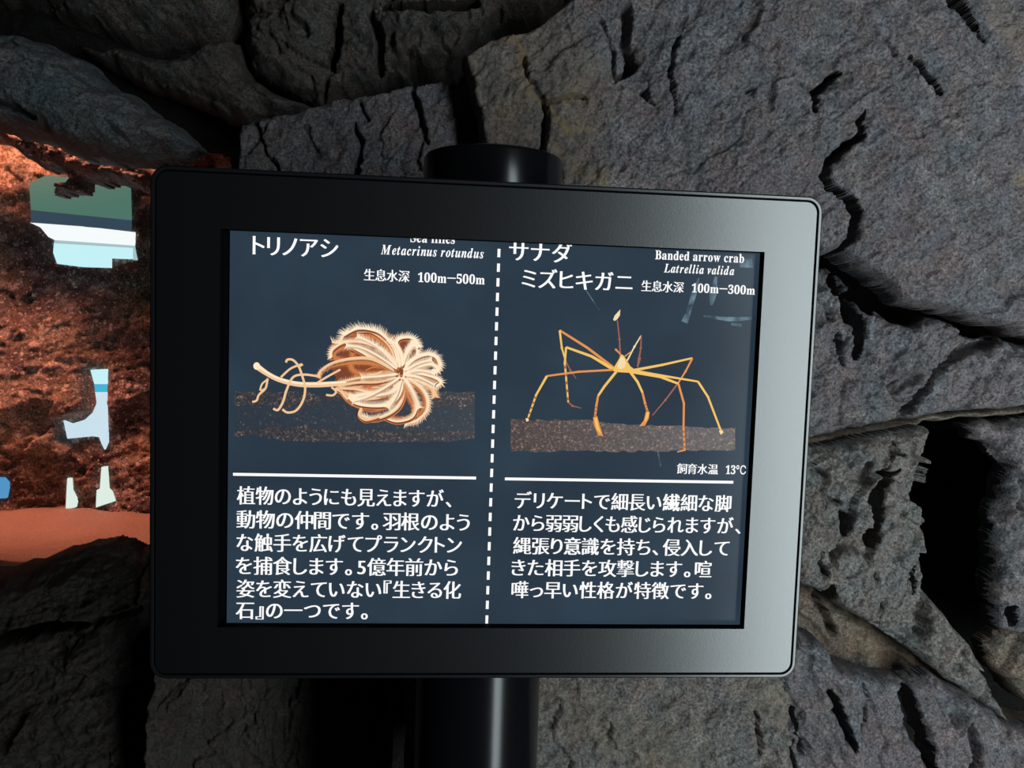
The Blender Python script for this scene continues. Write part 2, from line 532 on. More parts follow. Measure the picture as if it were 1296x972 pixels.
rock('hollow_block', 'grey block full of pits beside the black hollow, lower right',
     [(930, 596), (1020, 572), (1080, 560), (1140, 549), (1184, 541), (1181, 576), (1164, 626), (1178, 678), (1182, 752), (1204, 780),
      (1224, 804), (1246, 838), (1262, 876), (1290, 925), (1240, 892), (1200, 862), (1150, 822), (1110, 796), (1075, 778), (1040, 752), (1012, 742), (930, 740)],
     0.25, M_rock_g, 97, edge=0.0015, pits=(34, 0.42, 0.012), step=0.0012, thick=0.03, R=0.009, amp=0.012, freq=11, facet=0.016, ffreq=15, streak=1.0, aniso=1.4,
     cracks=[([(1136, 598), (1114, 605), (1105, 627), (1108, 664), (1104, 690)], [2, 6, 8, 7, 4], 0.05), ([(1070, 655), (1073, 678)], [6, 7], 0.03),
             ([(1163, 722), (1166, 754)], [3, 4], 0.03), ([(1126, 772), (1124, 795)], [4, 3], 0.02), ([(1040, 700), (1046, 728)], [2, 3], 0.02),
             ([(1054, 748), (1056, 768)], [5, 5], 0.03), ([(1110, 728), (1118, 745)], 3, 0.02), ([(1138, 560), (1130, 585), (1120, 600)], [1.5, 2, 2], 0.012),
             ([(1055, 705), (1066, 695)], 3, 0.015), ([(1042, 640), (1050, 632), (1066, 640)], [3, 3, 3], 0.015)])

rock('spiky_rock', 'spiky grey rock at the right border of the picture, beyond the black hollow',
     [(1229, 538), (1296, 529), (1680, 520), (1680, 860), (1300, 805), (1276, 802), (1262, 768), (1264, 706), (1270, 642), (1284, 596), (1262, 560), (1240, 560)],
     0.30, M_rock, 103, thick=0.03, R=0.012, amp=0.014, freq=12, facet=0.016, ffreq=18, streak=1.3, aniso=1.8, edge=0.005,
     cracks=[([(1292, 600), (1290, 650)], [3, 3], 0.02), ([(1280, 770), (1284, 792)], [5, 6], 0.03), ([(1262, 566), (1284, 590)], 3, 0.02)])

rock('brown_stone', 'small brown stone under the spiky rock at the right border',
     [(1274, 806), (1300, 798), (1680, 830), (1680, 960), (1300, 894), (1284, 876), (1256, 838), (1256, 820)],
     0.31, M_seam, 107, thick=0.03, R=0.009, amp=0.010, freq=14, facet=0.014, ffreq=22)

rock('shelf_rock', 'reddish brown recessed shelf rock running diagonally below the hollow block',
     [(990, 730), (1030, 740), (1070, 770), (1110, 792), (1160, 822), (1215, 864), (1310, 925), (1680, 990), (1680, 1020), (1300, 960), (1200, 890), (1150, 876), (1060, 866), (1000, 850)],
     0.29, M_seam, 113, thick=0.05, R=0.02, amp=0.010, freq=10, facet=0.012, ffreq=14, streak=-0.6, aniso=1.6,
     stains=[([(1100, 800), (1180, 850)], 30, 0.3)],
     cracks=[([(1040, 760), (1056, 800)], [5, 7], 0.02), ([(1125, 860), (1170, 862)], [3, 5], 0.02)])

rock('slanted_slab', 'grey slanted slab with long black slits in the lower right corner',
     [(985, 830), (1010, 800), (1042, 812), (1064, 846), (1110, 858), (1150, 868), (1185, 862), (1232, 884), (1296, 928), (1680, 1000), (1680, 1090), (985, 1090)],
     0.235, M_rock, 127, pits=(24, 0.48, 0.012), step=0.0012, thick=0.03, R=0.009, amp=0.012, freq=10, facet=0.014, ffreq=13, streak=2.0, aniso=2.0,
     cracks=[([(1044, 868), (1058, 896), (1070, 924), (1078, 944)], [3, 6, 6, 2], 0.045), ([(1150, 880), (1158, 915), (1172, 950), (1180, 975)], [8, 11, 10, 7], 0.05),
             ([(1005, 898), (1003, 950), (1005, 980)], [3, 3, 4], 0.03), ([(1100, 890), (1097, 928)], [2.5, 2], 0.025), ([(1225, 920), (1235, 945), (1232, 980)], [5, 9, 5], 0.02),
             ([(1016, 945), (1020, 955)], 4, 0.02), ([(1094, 868), (1096, 880)], 2.5, 0.02)])

rock('pale_boulder', 'pale grey-green boulder under the display, behind the black post',
     [(503, 800), (990, 800), (1012, 850), (1010, 1000), (1000, 1090), (512, 1090), (508, 1000), (506, 930)],
     0.23, M_rock_g, 131, thick=0.10, R=0.012, amp=0.008, freq=7, facet=0.008, ffreq=9, streak=0.3, aniso=1.4,
     cracks=[([(958, 905), (960, 952)], [2.5, 3], 0.02)],
     stains=[([(520, 860), (515, 972)], 16, 0.5), ([(960, 860), (1000, 900)], 30, 0.3), ([(700, 900), (860, 960)], 50, 0.25)])

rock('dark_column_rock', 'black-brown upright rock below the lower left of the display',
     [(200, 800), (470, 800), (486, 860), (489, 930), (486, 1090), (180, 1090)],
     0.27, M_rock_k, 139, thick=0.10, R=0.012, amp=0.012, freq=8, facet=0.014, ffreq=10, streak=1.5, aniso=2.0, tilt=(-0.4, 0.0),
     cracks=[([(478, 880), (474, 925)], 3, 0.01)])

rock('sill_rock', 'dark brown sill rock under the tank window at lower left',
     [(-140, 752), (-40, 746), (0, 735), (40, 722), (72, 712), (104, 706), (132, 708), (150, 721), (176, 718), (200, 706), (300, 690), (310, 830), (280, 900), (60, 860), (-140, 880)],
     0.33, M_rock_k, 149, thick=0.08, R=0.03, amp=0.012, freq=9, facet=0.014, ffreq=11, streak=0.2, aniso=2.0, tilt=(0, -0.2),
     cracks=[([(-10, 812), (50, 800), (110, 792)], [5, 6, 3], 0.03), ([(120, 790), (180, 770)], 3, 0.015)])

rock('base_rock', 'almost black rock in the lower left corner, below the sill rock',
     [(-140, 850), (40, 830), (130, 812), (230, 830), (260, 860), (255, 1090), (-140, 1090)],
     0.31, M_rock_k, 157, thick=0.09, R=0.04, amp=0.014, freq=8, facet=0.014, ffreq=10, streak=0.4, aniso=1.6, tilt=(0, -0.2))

# ------------------------------------------------------------------ tank behind the window at the left
LIT = [([(38, 226), (165, 230), (172, 330), (141, 340), (73, 335), (39, 283)], 7), ([(115, 468), (136, 467), (137, 568), (82, 555), (81, 532), (118, 522)], 6),
       ([(129, 591), (136, 590), (146, 634), (122, 642)], 6), ([(86, 605), (92, 605), (97, 642), (84, 644)], 6), ([(-14, 604), (13, 604), (13, 632), (-14, 632)], 6)]
rock('reef_wall', 'orange-red encrusted rock face inside the tank at the left',
     [(-260, 60), (340, 60), (340, 700), (-260, 700)],
     0.70, M_red, 167, thick=0.02, R=0.03, amp=0.020, freq=6, facet=0.020, ffreq=9, step=0.003, streak=0.3, aniso=1.5,
     bumps=[(40, 470, 90, 0.02), (180, 640, 40, 0.01)], flats=LIT, cat='rock', back=0.80)
rock('reef_overhang', 'ragged dark red overhanging rock across the top of the tank opening',
     [(-200, 120), (320, 120), (320, 235), (262, 200), (232, 215), (190, 245), (160, 236), (140, 226), (120, 232), (98, 226), (96, 240), (50, 245), (75, 215), (40, 208), (20, 196), (0, 180), (-60, 160), (-200, 150)],
     0.56, M_red, 173, thick=0.05, R=0.02, amp=0.016, freq=12, facet=0.02, ffreq=18, step=0.0025)

M_sand = NT('tank_sand')
n = M_sand.n('ShaderNodeTexNoise', i_Scale=600.0, i_Detail=3.0)
M_sand.l(M_sand.n('ShaderNodeTexCoord').outputs['Object'], n.inputs['Vector'])
M_sand.l(M_sand.ramp(n.outputs['Fac'], [(0.3, (0.17, 0.115, 0.09)), (0.7, (0.32, 0.21, 0.165))]), M_sand.b.inputs['Base Color'])
M_sand.b.inputs['Roughness'].default_value = 0.9
zs_ = at(90, 722, 0.42)[2]
X, Yg = np.meshgrid(np.arange(-1.15, -0.2, 0.006), np.arange(0.41, 0.80, 0.006))
Zs = zs_ + 0.006 * fbm(X * 9, Yg * 9, 500, 4)
me = surface(X, Yg, Zs, np.ones(X.shape, bool))
co = np.zeros(len(me.vertices) * 3, np.float32)
me.vertices.foreach_get('co', co)
co = co.reshape(-1, 3)[:, [0, 2, 1]].copy()
me.vertices.foreach_set('co', co.ravel())
me.flip_normals()
tag(link('sand_bed', me, M_sand.m), 'reddish lit sand bed on the bottom of the tank at the left', 'sand', kind='stuff')


def emit(name, c, s=1.0):
    return plain(name, (0.02, 0.02, 0.02, 1), 0.6, 0, 0.2, c, s)


def slab(name, poly, Y, th, mat, parent=None, rad=0):
    """outline of the photograph on the plane y = Y, th thick"""
    bm = bmesh.new()
    P = wplane(poly, Y)
    f = [bm.verts.new((x, Y, z)) for x, z in P]
    b = [bm.verts.new((x, Y + th, z)) for x, z in P]
    bm.faces.new(f)
    bm.faces.new(b[::-1])
    for i in range(len(P)):
        j = (i + 1) % len(P)
        bm.faces.new([f[i], b[i], b[j], f[j]])
    return from_bm(bm, name, mat, parent)


M_white = emit('reflection_white', rgb(252, 255, 255), 1.0)  # glow colours of the imitated reflections
M_pale = emit('reflection_pale_blue', rgb(200, 245, 250), 1.0)
M_grey_glow = emit('reflection_grey', rgb(170, 195, 200), 1.0)
M_teal = emit('reflection_teal', rgb(78, 118, 104), 1.0)
M_navy = emit('reflection_navy', rgb(52, 72, 88), 1.0)
M_cyan = emit('reflection_cyan', rgb(60, 180, 215), 1.0)
M_ice = emit('reflection_ice', rgb(205, 228, 240), 1.0)
M_cream = emit('reflection_cream', rgb(225, 240, 230), 1.0)
M_blue = emit('reflection_blue', rgb(80, 150, 200), 1.0)
TY = 0.696


def lit(name, label, cat, parts, group=None):  # glowing plates added to the reef wall as reflections in the tank glass
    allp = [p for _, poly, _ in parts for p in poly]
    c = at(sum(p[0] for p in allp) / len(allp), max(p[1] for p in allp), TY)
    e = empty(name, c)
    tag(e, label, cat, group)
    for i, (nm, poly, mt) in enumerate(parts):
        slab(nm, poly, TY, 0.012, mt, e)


lit('wide_reflection', 'wide white reflection under a teal band, built as glowing plates in the reef', 'glass reflection', [
    ('teal_glow', [(38, 232), (60, 222), (100, 226), (165, 232), (166, 279), (40, 266)], M_teal),
    ('navy_glow', [(40, 266), (166, 279), (166, 292), (90, 286), (40, 281)], M_navy),
    ('white_glow', [(39, 282), (110, 287), (171, 294), (170, 311), (70, 304), (62, 300), (52, 288)], M_white),
    ('grey_glow', [(70, 304), (170, 311), (173, 329), (169, 329), (169, 314), (69, 308)], M_grey_glow),
    ('pale_glow', [(69, 308), (169, 314), (169, 328), (141, 327), (141, 339), (105, 338), (73, 334), (68, 320)], M_pale)])
lit('axe_reflection', 'axe-shaped white reflection with a cyan band, built as glowing plates in the reef', 'light opening', [
    ('upper_glow', [(115, 468), (136, 467), (136, 486), (120, 486)], M_pale),
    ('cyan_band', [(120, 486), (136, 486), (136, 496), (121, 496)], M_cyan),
    ('lower_glow', [(121, 496), (136, 496), (137, 560), (133, 569), (129, 561), (126, 553), (118, 552), (86, 555), (81, 532), (92, 536), (108, 531), (118, 522), (123, 510)], M_ice)])
lit('small_reflection', 'tall bottle-shaped pale reflection, glowing plates below the axe-shaped one', 'light opening', [
    ('narrow_glow', [(129, 591), (136, 590), (138, 618), (127, 618)], M_cream),
    ('wide_glow', [(123, 620), (127, 618), (138, 618), (142, 622), (146, 634), (134, 638), (122, 642)], M_cream)])
lit('small_reflection', 'short thin pale reflection, glowing plates left of the bottle-shaped one', 'light opening', [
    ('narrow_glow', [(86, 605), (91, 605), (92, 620), (85, 620)], M_cream),
    ('wide_glow', [(85, 620), (92, 620), (97, 630), (96, 642), (84, 644)], M_cream)])
lit('small_reflection', 'small blue reflection, a glowing plate at the left border above the sand', 'light opening', [
    ('blue_glow', [(-14, 604), (6, 604), (13, 612), (9, 630), (-14, 632)], M_blue)])

# the pane between the visitor and the tank
gl = NT('tank_glass')
gl.b.inputs['Base Color'].default_value = (0.95, 0.97, 0.97, 1)
gl.b.inputs['Transmission Weight'].default_value = 1.0
gl.b.inputs['Roughness'].default_value = 0.0
gl.b.inputs['IOR'].default_value = 1.15
bm = bmesh.new()
a_, b_ = at(-170, 130, 0.45), at(310, 780, 0.45)
box_mesh(bm, a_[0], b_[0], 0.445, 0.457, b_[2], a_[2])
tag(from_bm(bm, 'window_1', gl.m), kind='structure')

# ------------------------------------------------------------------ display on its post
HW, HH = 0.385 / 2, 0.29227 / 2
M_panel = NT('satin_black_panel')
k = M_panel
n = k.n('ShaderNodeTexNoise', i_Scale=900.0, i_Detail=2.0)
k.l(k.n('ShaderNodeTexCoord').outputs['Object'], n.inputs['Vector'])
bp = k.n('ShaderNodeBump', i_Strength=0.06, i_Distance=0.0004)
k.l(n.outputs['Fac'], bp.inputs['Height'])
k.l(bp.outputs[0], k.b.inputs['Normal'])
k.b.inputs['Base Color'].default_value = (0.006, 0.006, 0.007, 1)
k.b.inputs['Roughness'].default_value = 0.30
k.b.inputs['Specular IOR Level'].default_value = 0.70
M_case = plain('black_case', (0.008, 0.008, 0.010, 1), 0.3, 0, 0.6)
M_seal = plain('dark_gap', (0.003, 0.003, 0.004, 1), 0.8, 0, 0.03)
M_post = plain('gloss_black_post', (0.004, 0.004, 0.005, 1), 0.20, 0, 0.28)

PX, PY = at(602.5, 905, 0.098)[0], 0.098
stand = empty('information_display', (PX, PY, 0.0))
tag(stand, 'black display on a black post showing a sea lily and an arrow crab', 'information display')


def rrect(w, h, r, seg=10):
    pts = []
    for cx_, cz_, a0 in ((w - r, h - r, 0), (-w + r, h - r, 90), (-w + r, -h + r, 180), (w - r, -h + r, 270)):
        for i in range(seg + 1):
            a = math.radians(a0 + 90 * i / seg)
            pts.append((cx_ + r * math.cos(a), cz_ + r * math.sin(a)))
    return pts


def loft(rings, name, mat, parent, cap0=True, cap1=True, smooth=False):
    bm = bmesh.new()
    vr = [[bm.verts.new(p) for p in r] for r in rings]
    for a, b in zip(vr, vr[1:]):
        for i in range(len(a)):
            j = (i + 1) % len(a)
            bm.faces.new([a[i], a[j], b[j], b[i]])
    if cap0: bm.faces.new(vr[0])
    if cap1: bm.faces.new(vr[-1][::-1])
    return from_bm(bm, name, mat, parent, smooth)


def ring(w, h, r, y):
    return [(x, y, ZC + z) for x, z in rrect(w, h, r)]


# case: a shallow box with rounded corners, a raised lip round the front panel
loft([ring(HW - .0024, HH - .0024, .0072, .0035), ring(HW - .0024, HH - .0024, .0072, .0004), ring(HW - .0021, HH - .0021, .0075, .0), ring(HW - .0008, HH - .0008, .0088, .0),
      ring(HW, HH, .0095, .0009), ring(HW, HH, .0095, .036), ring(HW - .004, HH - .004, .006, .040), ring(.09, .09, .02, .0405), ring(.08, .08, .02, .056)],
     'case', M_case, stand, cap0=False)

# front panel with its rectangular opening
o_tl, o_tr, o_br, o_bl = at(277, 290, 0.0), at(966, 318, 0.0), at(944.5, 795, 0.0), at(276, 796, 0.0)
ox0, ox1 = (o_tl[0] + o_bl[0]) / 2, (o_tr[0] + o_br[0]) / 2
oz1, oz0 = (o_tl[2] + o_tr[2]) / 2 - ZC, (o_bl[2] + o_br[2]) / 2 - ZC
SD = 0.0075                                    # depth of the screen behind the panel face


def opening(grow, y):
    # same vertex count as rrect so the rings loft together
    pts = []
    for x, z in ((ox1 + grow, oz1 + grow), (ox0 - grow, oz1 + grow), (ox0 - grow, oz0 - grow), (ox1 + grow, oz0 - grow)):
        for i in range(11):
            pts.append((x, y, ZC + z))
    return pts


outer = [(x, z) for x, z in rrect(HW - .0030, HH - .0030, .0068)]
bm = bmesh.new()


def vring(pts):
    return [bm.verts.new(p) for p in pts]


R0 = vring([(x, .0035, ZC + z) for x, z in outer])
R1 = vring([(x, .0009, ZC + z) for x, z in outer])
R2 = vring([(x, .0005, ZC + z) for x, z in rrect(HW - .0034, HH - .0034, .0064)])
cor = [(ox1, oz1), (ox0, oz1), (ox0, oz0), (ox1, oz0)]
C1 = [bm.verts.new((x, .0005, ZC + z)) for x, z in cor]
C2 = [bm.verts.new((x, SD + .002, ZC + z)) for x, z in cor]
nr = len(outer)
for a, b in ((R0, R1), (R1, R2)):
    for i in range(nr):
        bm.faces.new([a[i], a[(i + 1) % nr], b[(i + 1) % nr], b[i]])
seg = nr // 4
for q in range(4):
    for i in range(seg - 1):
        bm.faces.new([R2[q * seg + i], R2[q * seg + i + 1], C1[q]])
    nxt = ((q + 1) % 4)
    bm.faces.new([R2[q * seg + seg - 1], R2[nxt * seg], C1[nxt], C1[q]])
    bm.faces.new([C1[q], C1[nxt], C2[nxt], C2[q]]).material_index = 1
from_bm(bm, 'front_panel', [M_panel.m, M_seal], stand)

# screen
SY = SD
scr = NT('screen_glow')
k = scr
tc = k.n('ShaderNodeTexCoord').outputs['Object']
n = k.n('ShaderNodeTexNoise', i_Scale=14.0, i_Detail=3.0)
k.l(tc, n.inputs['Vector'])
k.l(k.ramp(n.outputs['Fac'], [(0.3, rgb(38, 51, 64)), (0.7, rgb(47, 63, 77))]), k.b.inputs['Emission Color'])
k.b.inputs['Emission Strength'].default_value = 1.0
k.b.inputs['Base Color'].default_value = (0.004, 0.004, 0.005, 1)
k.b.inputs['Roughness'].default_value = 0.2
k.b.inputs['Specular IOR Level'].default_value = 0.06
bm = bmesh.new()
s_l = at(289, 540, SY)[0]
s_r = (at(961, 330, SY)[0] + at(941, 780, SY)[0]) / 2
box_mesh(bm, s_l, s_r, SY, SY + .003, ZC + oz0 - .004, ZC + oz1 + .004)
screen = from_bm(bm, 'screen', scr.m, stand)
bm = bmesh.new()
box_mesh(bm, ox0 - .01, ox1 + .01, SY + .0012, SY + .006, ZC + oz0 - .01, ZC + oz1 + .01)
from_bm(bm, 'screen_frame', M_seal, stand)

# post with its cap
def cyl(name, r0, prof, mat, parent, seg=96):
    rings = []
    for r, z in prof:
        rings.append([(PX + r * math.cos(2 * math.pi * i / seg), PY + r * math.sin(2 * math.pi * i / seg), z) for i in range(seg)])
    ob = loft(rings, name, mat, parent, smooth=True)
    m = ob.modifiers.new('edges', 'EDGE_SPLIT')
    m.split_angle = math.radians(40)
    return ob


z_cap = at(637, 181, 0.05)[2]
cyl('post', 0, [(.0455, 0.0), (.0455, z_cap - .012)], M_post, stand)
cyl('post_cap', 0, [(.0455, z_cap - .034), (.0478, z_cap - .033), (.0480, z_cap - .003), (.0472, z_cap - .0008), (.0455, z_cap)], M_post, stand)
bm = bmesh.new()
cyl('foot_flange', 0, [(.085, 0.0), (.085, .010), (.082, .012), (.046, .012)], M_post, stand)

# ---- picture and writing on the screen
M_text = emit('screen_white', (1, 1, 1, 1), 1.0)


def sp(px, py):
    q = at(px, py, SY)
    return q[0], q[2]


class Flat:
    """flat shapes of the displayed image, lying on the glass"""
    def __init__(self):
        self.v, self.f, self.mi, self.lift = [], [], [], 0.00012

    def poly(self, pts, mi=0):
        i = len(self.v)
        self.v += [(x, SY - self.lift, z) for x, z in pts]
        self.f.append(tuple(range(i, i + len(pts))))
        self.mi.append(mi)
        self.lift += 0.0000006

    def ribbon(self, pts, w, mi=0, smooth=True):
        """polyline in photograph places with widths in pixels"""
        P = np.array([sp(*p) for p in pts])
        n = len(P)
        W = np.array(w if isinstance(w, (list, tuple)) else [w] * n, float)
        if smooth and n > 2:                       # Catmull-Rom
            out, ow = [], []
            for i in range(n - 1):
                p0, p1, p2, p3 = P[max(i - 1, 0)], P[i], P[i + 1], P[min(i + 2, n - 1)]
                for s in np.linspace(0, 1, 7)[:-1]:
                    out.append(0.5 * ((2 * p1) + (-p0 + p2) * s + (2 * p0 - 5 * p1 + 4 * p2 - p3) * s ** 2 + (-p0 + 3 * p1 - 3 * p2 + p3) * s ** 3))
                    ow.append(W[i] * (1 - s) + W[i + 1] * s)
            out.append(P[-1]); ow.append(W[-1])
            P, W = np.array(out), np.array(ow)
        W = W * (SY - CAM[1]) / F_PX / 2
        T = np.gradient(P, axis=0)
        T /= np.linalg.norm(T, axis=1)[:, None] + 1e-12
        N = np.stack([-T[:, 1], T[:, 0]], 1)
        L, Rr = P + N * W[:, None], P - N * W[:, None]
        i0 = len(self.v)
        for a, b in zip(L, Rr):
            self.v += [(a[0], SY - self.lift, a[1]), (b[0], SY - self.lift, b[1])]
        for i in range(len(P) - 1):
            self.f.append((i0 + 2 * i, i0 + 2 * i + 1, i0 + 2 * i + 3, i0 + 2 * i + 2))
            self.mi.append(mi)
        self.lift += 0.0000006
        return P, N, W

    def build(self, name, mats, label=None):
        me = bpy.data.meshes.new(name)
        me.from_pydata(self.v, [], self.f)
        ob = link(name, me, mats, screen)
        me.polygons.foreach_set('material_index', self.mi)
        if label: ob['label'] = label
        return ob


# -- rules and the dashed divider
fl = Flat()
fl.ribbon([(295, 600.2), (602.5, 605)], 3.6, 0, False)
fl.build('rule_line', M_text)
fl = Flat()
fl.ribbon([(639, 606), (928, 610.3)], 3.6, 0, False)
fl.build('rule_line', M_text)
fl = Flat()
x_at = lambda y: 632 + (y - 303) * (616 - 632) / (788 - 303)
fl.ribbon([(x_at(299), 299), (x_at(306), 306)], 3.4, 0, False)
y = 315.0
while y < 789:
    e_ = min(y + 10.5, 789)
    fl.ribbon([(x_at(y), y), (x_at(e_), e_)], 3.6, 0, False)
    y += 18.55
fl.build('dashed_divider', M_text)

# -- lettering
DG = bpy.context.evaluated_depsgraph_get


def glyph(ch, offset=0.0, shear=0.0):
    c = bpy.data.curves.new('glyph', 'FONT')
    c.body = ch
    c.offset = offset
    c.shear = shear
    c.resolution_u = 4
    ob = bpy.data.objects.new('glyph', c)
    COL.objects.link(ob)
    bpy.context.view_layer.update()
    me = bpy.data.meshes.new_from_object(ob.evaluated_get(DG()))
    v = np.array([(q.co.x, q.co.y) for q in me.vertices]) if len(me.vertices) else np.zeros((0, 2))
    f = [tuple(p.vertices) for p in me.polygons]
    bpy.data.objects.remove(ob)
    bpy.data.curves.remove(c)
    bpy.data.meshes.remove(me)
    return v, f


GC = {}


def area(g):
    v, f = g
    return sum(abs(sum(v[p[i]][0] * v[p[(i + 1) % len(p)]][1] - v[p[(i + 1) % len(p)]][0] * v[p[i]][1] for i in range(len(p)))) / 2 for p in f)


def get_glyph(ch, off):
    """glyph outline slightly thinned or thickened, falling back to the plain one where that breaks the filling"""
    if (ch, off) not in GC:
        tries = [glyph(ch, o) for o in (off, 0.0, 0.001, -0.001, 0.002, -0.002, 0.003)]
        ar = [area(g) for g in tries]
        ref = max(ar[1:])
        pick = next((g for g, a in zip(tries, ar) if a > 0.72 * ref), tries[int(np.argmax(ar))])
        if ar[0] < 0.72 * ref: pass
        GC[(ch, off)] = pick
    return GC[(ch, off)]


def is_kanji(ch):
    return 0x4E00 <= ord(ch) <= 0x9FFF


def bold_map(s, italic):
    """bold serif letters of the same reading"""
    out = []
    for ch in s:
        if 'A' <= ch <= 'Z':
            out.append(chr((0x1D468 if italic else 0x1D400) + ord(ch) - 65))
        elif 'a' <= ch <= 'z':
            out.append(chr((0x1D482 if italic else 0x1D41A) + ord(ch) - 97))
        elif '0' <= ch <= '9':
            out.append(chr(0x1D7CE + ord(ch) - 48))
        else:
            out.append(ch)
    return ''.join(out)


def write(name, s, L, R, em_px, serif=False, italic=False, base=False, jp_pad=0.085):
    """one line of writing from L to R (photograph places of its ends; middle height, or baseline when base)"""
    x0, z0 = sp(*L)
    x1, z1 = sp(*R)
    zc = (z0 + z1) / 2
    em = em_px * (SY - CAM[1]) / F_PX
    src = bold_map(s, italic) if serif else s
    pen, items = 0.0, []
    for ch, oc in zip(src, s):
        if oc in ' \u3000':
            pen += 0.30 if serif else 0.5
            continue
        v, f = get_glyph(ch, 0.006 if serif else -0.006)
        if not len(v):
            continue
        lo, hi = v[:, 0].min(), v[:, 0].max()
        pad = 0.035 if serif else jp_pad
        if is_kanji(oc):
            pad = 0.04
        items.append((v - np.array([lo - pen - pad, 0]), f, oc))
        pen += hi - lo + 2 * pad
        if oc in '。、':
            pen += 0.16
    xmin = min(v[:, 0].min() for v, _, _ in items)
    xmax = max(v[:, 0].max() for v, _, _ in items)
    sx = (x1 - x0) / (xmax - xmin)
    mid = 0.0 if base else (0.36 if serif else 0.38)
    V, Fc = [], []
    lift = 0.00014
    # heavy uprights, lighter cross strokes
    smear = (0.0,) if serif else (-0.028, 0.0, 0.028)
    for v, f, oc in items:
        for k_, sm in enumerate(smear):
            i0 = len(V)
            for (gx, gy) in v:
                V.append((x0 + (gx - xmin + sm) * sx, SY - lift - k_ * 2e-6, zc + (gy - mid) * em))
            Fc += [tuple(i0 + q for q in p) for p in f]
    me = bpy.data.meshes.new(name)
    me.from_pydata(V, [], Fc)
    return link(name, me, M_text, screen)


write('heading_writing', 'トリノアシ', (320.5, 311), (427.5, 313.5), 28)
write('english_writing', 'Sea lilies', (519.5, 306.5), (575.5, 308.2), 17.3, True, False, True)
write('latin_writing', 'Metacrinus rotundus', (482, 321.8), (612, 326.8), 17.0, True, True, True)
write('depth_writing', '生息水深', (461, 348), (518, 349.5), 16)
write('depth_writing', '100m－500m', (529, 351.3), (613.5, 353.3), 16.5, True)
write('heading_writing', 'サナダ', (645, 318), (723, 320), 27.5)
write('heading_writing', 'ミズヒキガニ', (661, 353), (800, 356.5), 27.5)
write('english_writing', 'Banded arrow crab', (829, 328.8), (941.5, 331.8), 16.3, True, False, True)
write('latin_writing', 'Latrellia valida', (840, 345.0), (929, 347.8), 16.0, True, True, True)
write('depth_writing', '生息水深', (812, 362), (865, 363.5), 15.5)
write('depth_writing', '100m－300m', (875.5, 364.5), (955.5, 367), 15.8, True)
write('temperature_writing', '飼育水温', (857, 593), (908.5, 594), 15)
write('temperature_writing', '13℃', (918.5, 594), (944, 595), 16, True)
for s, L, R in (('植物のようにも見えますが、', (300.5, 628), (571, 630)), ('動物の仲間です。羽根のよう', (300, 658), (594, 660)),
                ('な触手を広げてプランクトン', (300, 687), (584, 689)), ('を捕食します。5億年前から', (299, 716), (579, 718)),
                ('姿を変えていない『生きる化', (300, 745), (583, 746.5)), ('石』の一つです。', (299, 772), (465, 773))):
    write('description_writing', s, L, R, 25.5)
for s, L, R in (('デリケートで細長い繊細な脚', (652, 633), (925, 637)), ('から弱弱しくも感じられますが、', (650, 662), (937, 665)),
                ('縄張り意識を持ち、侵入して', (650, 691), (922.5, 693)), ('きた相手を攻撃します。喧', (648, 718), (900, 720.5)),
                ('嘩っ早い性格が特徴です。', (648, 746), (900, 748))):
    write('description_writing', s, L, R, 24.8)


# -- speckled gravel of both pictures
def gravel_mat(name, lo, hi, thr):
    k = NT(name)
    tc_ = k.n('ShaderNodeTexCoord').outputs['Object']
    n_ = k.n('ShaderNodeTexNoise', i_Scale=750.0, i_Detail=3.0, i_Roughness=0.75)
    k.l(tc_, n_.inputs['Vector'])
    k.l(k.ramp(n_.outputs['Fac'], [(0.40, lo), (thr, hi), (0.78, rgb(200, 170, 150))]), k.b.inputs['Emission Color'])
    k.b.inputs['Emission Strength'].default_value = 1.0
    k.b.inputs['Base Color'].default_value = (0.01, 0.01, 0.01, 1)
    return k.m


M_gr1 = gravel_mat('gravel_grey', rgb(34, 40, 50), rgb(66, 60, 62), 0.58)
M_gr1b = gravel_mat('gravel_mid', rgb(36, 47, 60), rgb(46, 52, 62), 0.64)
M_gr2 = gravel_mat('gravel_brown', rgb(40, 30, 32), rgb(84, 60, 52), 0.58)
M_cr = emit('lily_cream', rgb(255, 232, 200), 1.0)
M_pk = emit('lily_pale', rgb(240, 196, 150), 1.0)
M_or = emit('lily_orange', rgb(205, 120, 62), 1.0)
M_br = emit('lily_brown', rgb(120, 58, 30), 1.0)
LM = [M_gr1, M_gr1b, M_br, M_or, M_pk, M_cr]
rs = np.random.RandomState(5)
q = lambda x, y: (280 + x / 3.6, 380 + y / 3.6)          # places read from an enlarged detail
fl = Flat()
# gravel: two speckled bands with a darker band between
top, bot, mid1, mid2 = [], [], [], []
for i in range(45):
    x = 62 + (1155 - 62) * i / 44
    j = rs.uniform(-5, 5)
    top.append(sp(*q(x, 418 + j + (12 if 420 < x < 1000 else 0))))
    mid1.append(sp(*q(x, 470 + rs.uniform(-12, 12) + 15 * math.sin(x / 130.0))))
    mid2.append(sp(*q(x, 585 + rs.uniform(-8, 8) - 26 * math.exp(-((x - 330) / 120.0) ** 2) + 10)))
    bot.append(sp(*q(x, 645 + rs.uniform(-4, 4) - 28 * math.exp(-((x - 120) / 150.0) ** 2) - 14 * math.exp(-((x - 1140) / 70.0) ** 2))))
for i in range(44):
    fl.poly([top[i], top[i + 1], mid1[i + 1], mid1[i]], 0)
    fl.poly([mid1[i], mid1[i + 1], mid2[i + 1], mid2[i]], 1)
    fl.poly([mid2[i], mid2[i + 1], bot[i + 1], bot[i]], 0)
fl.build('gravel_picture', LM)

fl = Flat()


